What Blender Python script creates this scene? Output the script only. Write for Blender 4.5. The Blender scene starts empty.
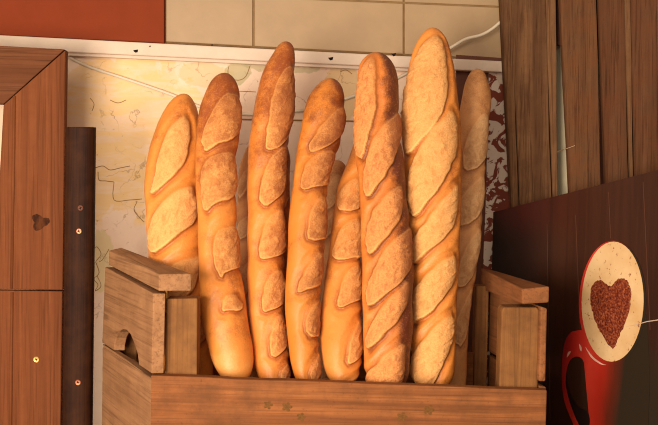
import bpy, bmesh, math, random
import numpy as np
from mathutils import Vector, Matrix

# ------------------------------------------------------------------ camera
F = 1100.0
PITCH = math.radians(-2.4)
ROLL = math.radians(1.0)
CAM = Vector((0, 0, 0.50))
cd = bpy.data.cameras.new('camera'); cam = bpy.data.objects.new('camera', cd)
bpy.context.scene.collection.objects.link(cam)
cd.sensor_width = 36; cd.lens = 36 * F / 658
RM = (Matrix.Rotation(PITCH, 3, 'X') @ Matrix.Rotation(math.pi / 2, 3, 'X') @ Matrix.Rotation(ROLL, 3, 'Z'))
cam.matrix_world = Matrix.Translation(CAM) @ RM.to_4x4()
bpy.context.scene.camera = cam

# ------------------------------------------------------------------ world, lights, exposure
w = bpy.data.worlds.new('world'); bpy.context.scene.world = w; w.use_nodes = True
bg = w.node_tree.nodes['Background']
bg.inputs[0].default_value = (1.0, 0.80, 0.62, 1); bg.inputs[1].default_value = 0.42


def area(name, loc, target, size, power, color):
    l = bpy.data.lights.new(name, 'AREA'); l.shape = 'RECTANGLE'; l.size, l.size_y = size
    l.energy = power; l.color = color
    o = bpy.data.objects.new(name, l); bpy.context.scene.collection.objects.link(o)
    o.location = loc
    o.rotation_euler = (Vector(target) - Vector(loc)).to_track_quat('-Z', 'Y').to_euler()
    return o


area('daylight_low_left', (-0.78, -0.02, 0.33), (-0.02, 1.6, 0.31), (0.85, 0.7), 48, (1.0, 0.86, 0.70))
area('daylight_soft', (-0.5, -1.2, 1.39), (0, 1.7, 0.39), (1.6, 0.8), 22, (1.0, 0.85, 0.68))
vs = bpy.context.scene.view_settings
vs.view_transform = 'Standard'; vs.look = 'None'; vs.gamma = 1; vs.use_curve_mapping = False
vs.exposure = 0.0
bpy.context.scene.cycles.filter_width = 1.1

# ------------------------------------------------------------------ helpers
COL = bpy.context.scene.collection


def P(px, py, Y):
    """point on the plane y=Y seen at photo pixel px, py"""
    d = RM @ Vector(((px - 329) / F, -(py - 212.5) / F, -1))
    return CAM + d * ((Y - CAM.y) / d.y)


def PF(px, py, Y):
    """same x as P, but standing on the floor"""
    v = P(px, py, Y); return Vector((v.x, v.y, 0))


def on_plane(px, py, o, n):
    d = RM @ Vector(((px - 329) / F, -(py - 212.5) / F, -1))
    return CAM + d * ((o - CAM).dot(n) / d.dot(n))


def srgb(r, g, b):
    f = lambda c: (c / 255 / 12.92) if c / 255 <= .04045 else ((c / 255 + .055) / 1.055) ** 2.4
    return (f(r), f(g), f(b), 1)


def empty(name, loc, label, cat, group=None):
    o = bpy.data.objects.new(name, None); COL.objects.link(o); o.location = loc; o.empty_display_size = .02
    return tag(o, label, cat, group)


def tag(o, label, cat, group=None):
    o['label'] = label; o['category'] = cat
    if group: o['group'] = group
    return o


def mesh_obj(name, verts, faces, mat, parent=None, bevel=0, seg=2, smooth=False, kind=None):
    base = parent.location if parent is not None else Vector((0, 0, 0))
    p = parent
    while p is not None and p.parent is not None:
        p = p.parent; base = base + p.location
    me = bpy.data.meshes.new(name)
    me.from_pydata([tuple(Vector(v) - base) for v in verts], [], faces)
    bm = bmesh.new(); bm.from_mesh(me); bmesh.ops.recalc_face_normals(bm, faces=bm.faces); bm.to_mesh(me); bm.free()
    o = bpy.data.objects.new(name, me); COL.objects.link(o)
    me.materials.append(mat)
    if parent is not None: o.parent = parent
    if smooth: me.shade_smooth()
    if bevel:
        m = o.modifiers.new('bevel', 'BEVEL'); m.width = bevel; m.segments = seg; m.limit_method = 'ANGLE'
        m.angle_limit = math.radians(35)
    if kind: o['kind'] = kind
    return o


def prism(name, pts, depth, mat, parent=None, bevel=0.001, kind=None, off=None, smooth=False):
    """closed outline (world points) pushed back by depth along off (default +Y)"""
    off = Vector(off) if off else Vector((0, 1, 0))
    n = len(pts)
    vs_ = [Vector(p) for p in pts] + [Vector(p) + off * depth for p in pts]
    fs = [tuple(range(n)), tuple(range(2 * n - 1, n - 1, -1))] + [(i, (i + 1) % n, n + (i + 1) % n, n + i) for i in range(n)]
    return mesh_obj(name, vs_, fs, mat, parent, bevel, kind=kind, smooth=smooth)


def hexa(name, a, b, mat, parent=None, bevel=0.001, kind=None):
    fs = [(0, 1, 2, 3), (7, 6, 5, 4)] + [(i, (i + 1) % 4, 4 + (i + 1) % 4, 4 + i) for i in range(4)]
    return mesh_obj(name, list(a) + list(b), fs, mat, parent, bevel, kind=kind)


def tube_mesh(pts, r, n=8):
    pts = [Vector(p) for p in pts]; V = []; Fc = []
    for i, p in enumerate(pts):
        t = (pts[min(i + 1, len(pts) - 1)] - pts[max(i - 1, 0)]).normalized()
        a = t.cross(Vector((0, 1, 0.01))).normalized(); b = t.cross(a)
        for k in range(n):
            an = 2 * math.pi * k / n
            V.append(p + a * (r * math.cos(an)) + b * (r * math.sin(an)))
    for i in range(len(pts) - 1):
        for k in range(n):
            Fc.append((i * n + k, i * n + (k + 1) % n, (i + 1) * n + (k + 1) % n, (i + 1) * n + k))
    Fc.append(tuple(range(n))); Fc.append(tuple(range(len(V) - n, len(V))))
    return V, Fc


def catmull(pts, k=8, closed=False):
    out = []; n = len(pts)
    rng = range(n) if closed else range(n - 1)
    for i in rng:
        g = (lambda j: Vector(pts[j % n])) if closed else (lambda j: Vector(pts[max(0, min(n - 1, j))]))
        p0, p1, p2, p3 = g(i - 1), g(i), g(i + 1), g(i + 2)
        for s in range(k):
            t = s / k
            out.append(0.5 * ((2 * p1) + (p2 - p0) * t + (2 * p0 - 5 * p1 + 4 * p2 - p3) * t * t + (3 * p1 - p0 - 3 * p2 + p3) * t ** 3))
    if not closed: out.append(Vector(pts[-1]))
    return out


# ------------------------------------------------------------------ materials
class N:
    def __init__(s, name, rough=.6, spec=.3):
        s.m = bpy.data.materials.new(name); s.m.use_nodes = True; s.t = s.m.node_tree
        s.b = s.t.nodes['Principled BSDF']; s.b.inputs['Roughness'].default_value = rough
        s.b.inputs['Specular IOR Level'].default_value = spec
        s.tc = s.t.nodes.new('ShaderNodeTexCoord')

    def link(s, a, b): s.t.links.new(a, b)

    def coord(s, scale=(1, 1, 1), rot=(0, 0, 0), loc=(0, 0, 0), turn=0.0):
        m = s.t.nodes.new('ShaderNodeMapping'); m.inputs['Scale'].default_value = scale
        m.inputs['Rotation'].default_value = rot; m.inputs['Location'].default_value = loc
        src = s.tc.outputs['Object']
        if turn:
            q = s.t.nodes.new('ShaderNodeMapping'); q.inputs['Rotation'].default_value = (0, 0, turn); s.link(src, q.inputs[0]); src = q.outputs[0]
        s.link(src, m.inputs[0]); return m.outputs[0]

    def noise(s, vec, scale, detail=4, rough=.55, dist=0):
        n = s.t.nodes.new('ShaderNodeTexNoise'); s.link(vec, n.inputs['Vector'])
        n.inputs['Scale'].default_value = scale; n.inputs['Detail'].default_value = detail
        n.inputs['Roughness'].default_value = rough; n.inputs['Distortion'].default_value = dist
        return n.outputs[0]

    def ramp(s, v, stops):
        r = s.t.nodes.new('ShaderNodeValToRGB'); s.link(v, r.inputs[0])
        e = r.color_ramp.elements
        while len(e) < len(stops): e.new(.5)
        for q, (p, c) in zip(e, stops):
            q.position = p; q.color = c if not isinstance(c, (int, float)) else (c, c, c, 1)
        return r.outputs[0]

    def mix(s, f, a, b, mode='MIX'):
        m = s.t.nodes.new('ShaderNodeMix'); m.data_type = 'RGBA'; m.blend_type = mode
        for i, v in ((0, f), (6, a), (7, b)):
            if hasattr(v, 'is_linked'): s.link(v, m.inputs[i])
            else: m.inputs[i].default_value = v
        return m.outputs[2]

    def math(s, op, a, b=0.0):
        m = s.t.nodes.new('ShaderNodeMath'); m.operation = op
        for i, v in ((0, a), (1, b)):
            if hasattr(v, 'is_linked'): s.link(v, m.inputs[i])
            else: m.inputs[i].default_value = v
        return m.outputs[0]

    def attr(s, n):
        a = s.t.nodes.new('ShaderNodeAttribute'); a.attribute_name = n; return a.outputs['Fac']

    def maprange(s, v, a, b, c=0, d=1):
        m = s.t.nodes.new('ShaderNodeMapRange'); s.link(v, m.inputs[0]); m.interpolation_type = 'SMOOTHSTEP'
        for i, x in enumerate((a, b, c, d)): m.inputs[i + 1].default_value = x
        return m.outputs[0]

    def color(s, c):
        if hasattr(c, 'is_linked'): s.link(c, s.b.inputs['Base Color'])
        else: s.b.inputs['Base Color'].default_value = c

    def bump(s, h, strength=.5, dist=.001):
        b = s.t.nodes.new('ShaderNodeBump'); b.inputs['Strength'].default_value = strength
        b.inputs['Distance'].default_value = dist; s.link(h, b.inputs['Height'])
        s.link(b.outputs[0], s.b.inputs['Normal'])


def wood(name, c1, c2, dark, axis='Z', rough=.6, spec=.3, fine=160, streak=.45, bump=.6, weather=None, seed=0.0, wcol=None, turn=0.0):
    """long-grained timber: grain runs along axis"""
    n = N(name, rough, spec)
    k = .022
    sc = {'X': (k, 1, 1), 'Y': (1, k, 1), 'Z': (1, 1, k)}[axis]
    v = n.coord(sc, loc=(seed, seed * 1.7, seed * .6), turn=turn)
    g1 = n.noise(v, fine * .28, 6, .6, 1.2)
    g2 = n.noise(v, fine * 1.7, 3, .6, .3)
    base = n.mix(n.ramp(g1, [(.34, 0.), (.66, 1.)]), c1, c2)
    pores = n.ramp(g2, [(.33, 1.), (.50, 0.)])
    base = n.mix(n.math('MULTIPLY', pores, streak), base, dark)
    g3 = n.noise(n.coord(sc, loc=(seed + 5, seed, seed * 2.6), turn=turn), fine * .5, 2, .5, .6)
    crack = n.ramp(g3, [(.27, 1.), (.32, 0.)])
    base = n.mix(n.math('MULTIPLY', crack, .5), base, dark)
    mott = n.noise(n.coord((1, 1, 1), loc=(seed, 9, 2), turn=turn), 55, 5, .7)
    base = n.mix(n.ramp(mott, [(.3, 0.), (.75, .45)]), base, c2)
    if weather:
        big = n.noise(n.coord((1, 1, 1), loc=(seed, 3, 1)), 22, 6, .65)
        base = n.mix(n.math('MULTIPLY', n.ramp(big, [(.42, 0.), (.68, 1.)]), weather), base, wcol or dark)
        sp = n.noise(n.coord((1, 1, 1), loc=(seed, 1, 4)), 240, 3, .7)
        base = n.mix(n.math('MULTIPLY', n.ramp(sp, [(.62, 0.), (.72, 1.)]), weather * .6), base, dark)
    n.color(base)
    h = n.math('ADD', g1, n.math('MULTIPLY', g2, .6))
    n.bump(h, bump, .0012)
    return n.m


def plain(name, c, rough=.5, spec=.4, var=.12, scale=60, metallic=0, bump=.15):
    n = N(name, rough, spec); n.b.inputs['Metallic'].default_value = metallic
    g = n.noise(n.coord(), scale, 5, .6)
    d = tuple(x * (1 - var * 2) for x in c[:3]) + (1,)
    n.color(n.mix(n.ramp(g, [(.35, 0.), (.7, 1.)]), c, d)); n.bump(g, bump, .001)
    return n.m


M = {}
# crate timber: grain along x (front board), y (end boards and handle slats), z (posts)
CW = dict(c1=srgb(166, 102, 56), c2=srgb(126, 74, 40), dark=srgb(58, 32, 17), rough=.75, spec=.15, weather=.6, wcol=srgb(92, 58, 34))
M['crate_x'] = wood('crate_wood_front', axis='X', seed=.3, **CW)
M['crate_y'] = wood('crate_wood_end', axis='Y', seed=.7, turn=math.radians(-25.6), bump=.35, **{**CW, 'c1': srgb(172, 124, 84), 'c2': srgb(144, 100, 66), 'weather': .3})
M['crate_yr'] = wood('crate_wood_right_end', axis='Y', seed=1.9, turn=math.radians(-8), bump=.35, **{**CW, 'c1': srgb(158, 100, 58), 'c2': srgb(130, 80, 46), 'weather': .35})
M['crate_z'] = wood('crate_wood_post', axis='Z', seed=1.1, **{**CW, 'c1': srgb(150, 102, 56), 'c2': srgb(126, 82, 44)})
M['frame_x'] = wood('frame_wood_rail', srgb(122, 76, 50), srgb(98, 58, 37), srgb(50, 26, 17), 'X', .7, .03, streak=.6, bump=.15, seed=.2)
M['frame_z'] = wood('frame_wood_stile', srgb(134, 78, 46), srgb(106, 58, 33), srgb(56, 28, 16), 'Z', .65, .04, streak=.5, bump=.15, seed=.9)
M['post'] = wood('dark_post_wood', srgb(62, 33, 17), srgb(38, 19, 11), srgb(18, 8, 5), 'Z', .6, .08, streak=.5, bump=.5, weather=.3, wcol=srgb(84, 48, 26), seed=2.2)
PW = dict(dark=srgb(48, 24, 12), axis='Z', rough=.85, spec=.08, weather=.5, streak=.7, bump=.8)
M['plank_a'] = wood('plank_wood_dark', srgb(116, 82, 54), srgb(86, 58, 38), wcol=srgb(70, 44, 28), seed=3.1, **PW)
M['plank_b'] = wood('plank_wood_red', srgb(110, 76, 50), srgb(88, 58, 38), wcol=srgb(112, 64, 36), seed=4.3, **PW)
M['plank_c'] = wood('plank_wood_brown', srgb(102, 68, 46), srgb(80, 52, 34), wcol=srgb(100, 56, 32), seed=5.7, **PW)
M['plank_edge'] = wood('plank_wood_edge', srgb(128, 92, 62), srgb(104, 72, 48), wcol=srgb(84, 56, 36), seed=6.1, **PW)
M['terracotta'] = plain('terracotta_paint', srgb(132, 56, 29), .75, .1, .04, 30)
M['grout'] = plain('grout', srgb(150, 118, 80), .9, .1)
M['tile'] = plain('beige_glazed_tile', srgb(172, 142, 106), .4, .3, .06, 18, bump=.08)
M['rail'] = plain('white_painted_rail', srgb(222, 198, 176), .55, .25, .04, 40)
M['brownpanel'] = plain('brown_panel', srgb(104, 56, 36), .6, .3, .1, 40)
M['cable'] = plain('white_cable', srgb(222, 206, 180), .5, .4, .03, 40)
M['brass'] = plain('brass_screw', srgb(214, 160, 84), .35, .6, .1, 300, metallic=.7)
M['copper'] = plain('coppery_screw', srgb(176, 104, 70), .4, .6, .1, 300, metallic=.6)
M['black'] = plain('dark_recess', srgb(30, 16, 10), .8, .2)
M['grey'] = plain('grey_green_panel', srgb(196, 182, 152), .6, .3, .05, 30)
M['floor'] = plain('counter_surface', srgb(120, 84, 56), .7, .2)
M['ink'] = plain('faded_brown_print', srgb(150, 108, 66), .8, .1, .1, 200)


def wall_mat():
    n = N('faded_painted_wall', .7, .25)
    base = srgb(240, 212, 186)
    c0 = n.coord()
    f1 = n.noise(c0, 9, 6, .65, .4)
    col = n.mix(n.ramp(f1, [(.4, 0.), (.7, 1.)]), base, srgb(228, 194, 168))
    # yellow faded patches, in the upper left and a few near the rail
    sep = n.t.nodes.new('ShaderNodeSeparateXYZ'); n.link(c0, sep.inputs[0])

    def blob(px, py, rx, rz):
        q = P(px, py, WY)
        ax = n.math('DIVIDE', n.math('SUBTRACT', sep.outputs[0], q.x), rx)
        az = n.math('DIVIDE', n.math('SUBTRACT', sep.outputs[2], q.z), rz)
        d = n.math('SQRT', n.math('ADD', n.math('MULTIPLY', ax, ax), n.math('MULTIPLY', az, az)))
        d = n.math('ADD', d, n.math('MULTIPLY', n.math('SUBTRACT', n.noise(c0, 16, 6, .6, .5), .5), 2.2))
        return n.maprange(d, 1.08, .95)
    stre = n.noise(n.coord((.35, 1, 1.6)), 34, 6, .65, 1.0)
    ymask = n.math('MULTIPLY', blob(122, 128, .115, .155), n.ramp(stre, [(.36, .25), (.56, 1.)]))
    col = n.mix(n.math('MULTIPLY', ymask, .75), col, srgb(236, 194, 124))
    col = n.mix(n.math('MULTIPLY', blob(345, 90, .03, .05), .6), col, srgb(214, 178, 110))
    col = n.mix(n.math('MULTIPLY', blob(206, 74, .05, .02), .5), col, srgb(220, 182, 122))
    col = n.mix(n.math('MULTIPLY', blob(236, 74, .028, .02), .7), col, srgb(176, 166, 120))
    col = n.mix(n.math('MULTIPLY', blob(282, 66, .06, .012), .6), col, srgb(170, 162, 118))
    col = n.mix(n.math('MULTIPLY', blob(102, 268, .028, .06), .6), col, srgb(206, 186, 124))
    # small brown flecks and thin crack lines
    fl = n.noise(c0, 90, 4, .7)
    col = n.mix(n.ramp(fl, [(.66, 0.), (.72, .7)]), col, srgb(150, 108, 72))
    vor = n.t.nodes.new('ShaderNodeTexVoronoi'); vor.feature = 'DISTANCE_TO_EDGE'
    vor.inputs['Scale'].default_value = 11
    wv = n.t.nodes.new('ShaderNodeVectorMath'); wv.operation = 'ADD'
    nn = n.t.nodes.new('ShaderNodeTexNoise'); nn.inputs['Scale'].default_value = 18; nn.inputs['Detail'].default_value = 5
    n.link(c0, nn.inputs['Vector'])
    sc = n.t.nodes.new('ShaderNodeVectorMath'); sc.operation = 'SCALE'; sc.inputs['Scale'].default_value = .16
    n.link(nn.outputs['Color'], sc.inputs[0]); n.link(c0, wv.inputs[0]); n.link(sc.outputs[0], wv.inputs[1])
    n.link(wv.outputs[0], vor.inputs['Vector'])
    crack = n.ramp(vor.outputs['Distance'], [(0, 1.), (.022, 0.)])
    crack = n.math('MULTIPLY', crack, n.math('MULTIPLY', n.ramp(n.noise(c0, 14, 3, .6), [(.5, 0.), (.6, 1.)]), .55))
    col = n.mix(crack, col, srgb(136, 96, 62))
    n.color(col); n.bump(n.math('ADD', f1, n.math('MULTIPLY', crack, -.6)), .3, .002)
    return n.m


def damask_mat():
    n = N('peeling_white_pattern', .7, .2)
    c0 = n.coord()
    g = n.noise(c0, 40, 3, .55, 1.4)
    m = n.ramp(g, [(.49, 0.), (.52, 1.)])
    col = n.mix(m, srgb(128, 60, 42), srgb(226, 206, 188))
    n.color(col); n.bump(m, .5, .001); return n.m


def crust(name, gold, brown, pale, speck, gloss=.44, keep=.4):
    n = N(name, gloss, .5)
    c0 = n.coord()
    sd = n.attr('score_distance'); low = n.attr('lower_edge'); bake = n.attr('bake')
    wob = n.math('MULTIPLY', n.math('SUBTRACT', n.noise(c0, 330, 4, .65), .5), 2.6)
    sdw = n.math('ADD', sd, wob)
    soft = n.math('MULTIPLY', n.math('SUBTRACT', 1.0, low), 2.6)
    grain = n.math('ADD', n.math('MULTIPLY', n.math('SUBTRACT', n.noise(c0, 95, 5, .65), .5), .9), n.math('MULTIPLY', n.math('SUBTRACT', n.noise(c0, 560, 3, .6), .5), .9))
    cut = n.maprange(n.math('DIVIDE', n.math('SUBTRACT', sdw, n.math('MULTIPLY', soft, .5)), n.math('ADD', soft, 1.0)), -.8, 1.0)
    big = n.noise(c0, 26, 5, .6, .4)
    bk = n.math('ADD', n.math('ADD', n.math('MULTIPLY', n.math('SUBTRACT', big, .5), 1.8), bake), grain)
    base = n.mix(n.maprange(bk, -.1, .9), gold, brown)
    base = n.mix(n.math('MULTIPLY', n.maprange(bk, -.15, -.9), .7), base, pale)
    # darker caramel just below the lips of the scores
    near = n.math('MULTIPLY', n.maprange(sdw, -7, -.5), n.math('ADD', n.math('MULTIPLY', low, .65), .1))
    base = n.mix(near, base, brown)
    blis = n.noise(c0, 420, 3, .6)
    base = n.mix(n.math('MULTIPLY', n.ramp(blis, [(.56, 0.), (.72, 1.)]), .35), base, pale)
    # crumbly floured opening with toasted specks
    inn = n.noise(c0, 480, 5, .7)
    inn2 = n.noise(n.coord((1, 1, .45), rot=(0, .5, 0)), 130, 4, .65, .8)
    cc = n.mix(n.math('MULTIPLY', n.ramp(inn, [(.4, 0.), (.68, 1.)]), .6), pale, speck)
    cc = n.mix(n.math('MULTIPLY', n.ramp(inn2, [(.5, 0.), (.66, 1.)]), n.math('MULTIPLY', n.maprange(sdw, 1.5, 7), .62)), cc, speck)
    cc = n.mix(n.math('MULTIPLY', n.maprange(bk, .1, 1.0), .7), cc, n.mix(.45, speck, brown))
    rim = n.math('MULTIPLY', n.maprange(sdw, -.9, .6), n.maprange(sdw, 3.0, 1.0))
    cc = n.mix(n.math('MULTIPLY', rim, .75), cc, tuple(min(1, x * 1.25) for x in pale[:3]) + (1,))
    patch = n.noise(c0, 70, 4, .6, .5)
    blend = n.math('MULTIPLY', cut, n.math('MAXIMUM', n.ramp(patch, [(.38, keep), (.58, 1.)]), rim))
    col = n.mix(blend, base, cc)
    n.color(col)
    rr = n.mix(cut, (gloss, gloss, gloss, 1), (.8, .8, .8, 1)); n.link(rr, n.b.inputs['Roughness'])
    h = n.math('ADD', n.math('MULTIPLY', inn, n.math('ADD', n.math('MULTIPLY', cut, .95), .45)), n.math('MULTIPLY', blis, .25))
    h = n.math('ADD', h, n.math('MULTIPLY', n.math('MULTIPLY', inn2, cut), .7))
    n.bump(h, .6, .0016)
    n.b.inputs['Subsurface Weight'].default_value = 0
    return n.m


# ------------------------------------------------------------------ setting
WY = 1.95
prism('floor', [Vector((-1.1, .9, 0)), Vector((1.3, .9, 0)), Vector((1.3, 2.3, 0)), Vector((-1.1, 2.3, 0))], .04, M['floor'], None, 0, 'structure', off=(0, 0, -1))
M['wall'] = wall_mat(); M['damask'] = damask_mat()


def wl(px, a, b):    # height of a line given by its pixel row at x=0 and x=500
    return a + (b - a) * px / 500


RT = (35, 61); RB = (49, 72)      # rail top / bottom rows
prism('wall_back', [P(-120, wl(-120, *RT), WY), P(456, wl(456, *RT), WY), PF(456, 425, WY), PF(-120, 425, WY)], .03, M['wall'], None, 0, 'structure')
prism('wall_right', [P(456, wl(456, *RT) - 4, WY), P(760, 76, WY), PF(760, 425, WY), PF(456, 425, WY)], .03, M['brownpanel'], None, 0, 'structure')
prism('trim_1', [P(-120, wl(-120, *RT), WY - .022), P(503, wl(503, *RT), WY - .022), P(503, wl(503, *RB), WY - .022), P(-120, wl(-120, *RB), WY - .022)], .0215, M['rail'], None, .002, 'structure')
prism('trim_2', [P(-120, wl(-120, *RB) + .2, WY - .014), P(456, wl(456, *RB) + .2, WY - .014), P(456, wl(456, *RB) + 3.5, WY - .014), P(-120, wl(-120, *RB) + 3.5, WY - .014)], .0135, M['rail'], None, .001, 'structure')
# patterned strip with a plain pale border on top, right of the brown panel
prism('trim_3', [P(489, 72, WY - .004), P(535, 76, WY - .004), PF(535, 425, WY - .004), PF(476, 425, WY - .004), P(486, 200, WY - .004)], .0035, M['damask'], None, 0, 'structure')
prism('trim_4', [P(494, 62, WY - .006), P(540, 64, WY - .006), P(540, 86, WY - .006), P(500, 84, WY - .006), P(497, 78, WY - .006)], .0055, M['rail'], None, .001, 'structure')
# upper wall: terracotta board then a course of beige tiles
prism('wall_left', [P(-120, -70, WY - .008), P(164, -70, WY - .008), P(164, wl(164, *RT) - .3, WY - .008), P(-120, wl(-120, *RT) - .3, WY - .008)], .038, M['terracotta'], None, .001, 'structure')
prism('wall_top', [P(164.5, -70, WY + .003), P(760, -70, WY + .003), P(760, wl(760, *RT) - .3, WY + .003), P(164.5, wl(164.5, *RT) - .3, WY + .003)], .03, M['grout'], None, 0, 'structure')
V = []; Fc = []
for x0, x1 in ((166, 252.6), (254.6, 403), (405, 548), (550, 700)):
    for r0, r1 in (((-90, -70), (-15, 6.0)), ((-13.4, 7.6), (wl(0, *RT) - 2, wl(500, *RT) - 2))):
        # rows are (value at x=0, value at x=500)
        if x0 < 200: r0b = r0
        q = [P(x0, wl(x0, *r0), WY), P(x1, wl(x1, *r0), WY), P(x1, wl(x1, *r1), WY), P(x0, wl(x0, *r1), WY)]
        b = len(V); V += q + [v + Vector((0, .0028, 0)) for v in q]
        Fc += [tuple(b + i for i in f) for f in ((0, 1, 2, 3), (7, 6, 5, 4), (0, 4, 5, 1), (1, 5, 6, 2), (2, 6, 7, 3), (3, 7, 4, 0))]
mesh_obj('wall_top_tiles', V, Fc, M['tile'], None, .0012, kind='structure').name = 'trim_5'
# dark nail heads / chips on the rail
V = []; Fc = []
for cx, cy, r in ((150, 46.3, .0016), (136, 51, .0035), (331, 58.6, .0036), (394, 54.5, .0035), (212, 45, .0016)):
    c = P(cx, cy, WY - .0224); b = len(V)
    for k in range(7):
        a = k * 2 * math.pi / 7; rr = r * (1 + .35 * math.sin(3 * k + cx))
        V.append(c + Vector((rr * math.cos(a) * 1.3, 0, rr * math.sin(a) * .8)))
    V += [v + Vector((0, .0006, 0)) for v in V[b:b + 7]]
    Fc += [tuple(range(b, b + 7)), tuple(range(b + 13, b + 6, -1))] + [(b + i, b + (i + 1) % 7, b + 7 + (i + 1) % 7, b + 7 + i) for i in range(7)]
mesh_obj('paint_chip', V, Fc, M['black'], bpy.data.objects['trim_1'])
# printed outlines on the old wall
lines = [[(95, 168), (103, 166), (110, 170), (120, 168), (130, 166)],
         [(98, 172), (99, 180), (106, 181), (114, 182)], [(114, 182), (114, 200), (130, 200), (142, 199)],
         [(137, 202), (134, 210), (140, 218), (144, 222)], [(109, 249), (103, 259), (99, 262)],
         [(94, 249), (97, 247), (101, 254), (97, 260), (94, 264)], [(96, 263), (99, 273), (94, 279), (98, 285), (95, 291), (101, 286), (97, 276)],
         [(92, 111), (94, 104), (90, 98)], [(110, 100), (118, 103), (126, 100)],
         [(229, 66), (228, 73), (233, 79), (240, 80), (246, 76), (250, 66)], [(236, 91), (256, 92)],
         [(276, 62), (281, 66), (288, 63)], [(340, 72), (346, 70), (352, 74)], [(333, 84), (340, 90), (336, 97)]]
V = []; Fc = []
for L in lines:
    pts = catmull([P(x, y, WY - .0006) for x, y in L], 5)
    v, f = tube_mesh(pts, .0007, 5); b = len(V); V += v; Fc += [tuple(b + i for i in q) for q in f]
V = [Vector((a.x, WY - .0003 if a.y < WY - .0006 else WY + .0002, a.z)) for a in V]
mesh_obj('printed_outline', V, Fc, M['ink'], bpy.data.objects['wall_back'])
prism('seam', [P(200, 118, WY - .0012), P(354, 120.5, WY - .0012), P(354, 122, WY - .0012), P(200, 119.6, WY - .0012)], .001, M['ink'], bpy.data.objects['wall_back'], 0)

# pale grey panel seen through the gap between the planks
prism('trim_6', [P(545, 30, 1.888), P(600, 30, 1.822), PF(600, 425, 1.822), PF(545, 425, 1.888)], .012, M['grey'], None, 0, 'structure')

# ------------------------------------------------------------------ cable
pts = catmull([P(x, y, WY - .0035) for x, y in
               ((60, 50), (67, 56), (90, 67), (120, 77), (150, 87), (175, 96), (198, 106), (230, 113), (270, 114), (310, 109), (345, 99), (385, 84), (420, 66))]
              + [P(x, y, WY - .026) for x, y in ((452, 47), (466, 39), (481, 35), (492, 29), (503, 20), (520, 8))], 8)
v, f = tube_mesh(pts, .0027, 10)
tag(mesh_obj('cable', v, f, M['cable'], None, smooth=True), 'thin white electric cable sagging across the wall behind the loaves', 'cable')

# ------------------------------------------------------------------ wooden frame at the left
YF = 1.80
t = empty('timber_surround', PF(30, 425, YF), 'reddish brown timber surround with a mitred corner at the left edge of the picture', 'door surround')
prism('top_rail', [P(-110, 39.5, YF), P(64.5, 49.3, YF), P(3, 104.4, YF), P(-110, 100, YF)], .02, M['frame_x'], t, .0015)
prism('stile', [P(65.3, 50, YF), P(62.5, 290.0, YF), P(-8, 289.0, YF), P(-2, 200, YF), P(3.4, 105, YF)], .02, M['frame_z'], t, .0015)
prism('lower_stile', [P(-8, 290.3, YF), P(62.3, 291.3, YF), PF(60.3, 425, YF), PF(-8, 425, YF)], .02, M['frame_z'], t, .0015)
v, f = tube_mesh([P(14.5, 96, YF + .0005), P(13, 200, YF + .0005), P(11.5, 289, YF + .0005)], .0028, 10)
mesh_obj('bead', v, f, M['frame_z'], t, smooth=True)
v, f = tube_mesh([P(12.2, 292, YF + .0005), PF(10.5, 425, YF + .0005)], .0028, 10)
mesh_obj('bead', v, f, M['frame_z'], t, smooth=True)


def knot_mat():
    n = N('dark_knot', .8, .02)
    g = n.noise(n.coord((1, 1, .3)), 120, 5, .7)
    n.color(n.mix(n.ramp(g, [(.4, 0.), (.62, 1.)]), srgb(58, 34, 24), srgb(96, 54, 32))); return n.m


c = P(40, 222, YF - .0003)
random.seed(4); V = []
for k in range(26):
    a = k * 2 * math.pi / 26; rr = .0125 * (1 + .28 * math.sin(3 * a + 1) + .1 * random.uniform(-1, 1))
    V.append(c + Vector((rr * 1.1 * math.cos(a), 0, rr * .95 * math.sin(a))))
prism('knot', V, .0006, knot_mat(), t, 0)


def screw(px, py, Y, r, mat, parent, label=None, kind='countersunk'):
    c = P(px, py, Y); b = bmesh.new(); V = []; Fc = []
    R = [(r, .0008), (r, -.0004), (r * .8, -.0011), (r * .3, -.0009)]
    n = 20
    for (q, d) in R:
        for k in range(n):
            a = 2 * math.pi * k / n; V.append(c + Vector((q * math.cos(a), d, q * math.sin(a))))
    for i in range(3):
        for k in range(n): Fc.append((i * n + k, i * n + (k + 1) % n, (i + 1) * n + (k + 1) % n, (i + 1) * n + k))
    V.append(c + Vector((0, -.0002, 0)))
    for k in range(n): Fc.append((3 * n + k, 3 * n + (k + 1) % n, len(V) - 1))
    Fc.append(tuple(range(n)))
    o = mesh_obj('screw', V, Fc, mat, parent)
    if label: o['label'] = label
    # cross slot
    for ang in (.3, .3 + math.pi / 2):
        d = Vector((math.cos(ang), 0, math.sin(ang))) * r * .6; e = Vector((-math.sin(ang), 0, math.cos(ang))) * r * .1
        prism('screw_slot', [c + d + e + Vector((0, -.0013, 0)), c + d - e + Vector((0, -.0013, 0)), c - d - e + Vector((0, -.0013, 0)), c - d + e + Vector((0, -.0013, 0))],
              .0006, M['black'], o, 0)
    b.free()


screw(36.3, 359.5, YF, .0052, M['brass'], t, 'bright brass screw')

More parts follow.
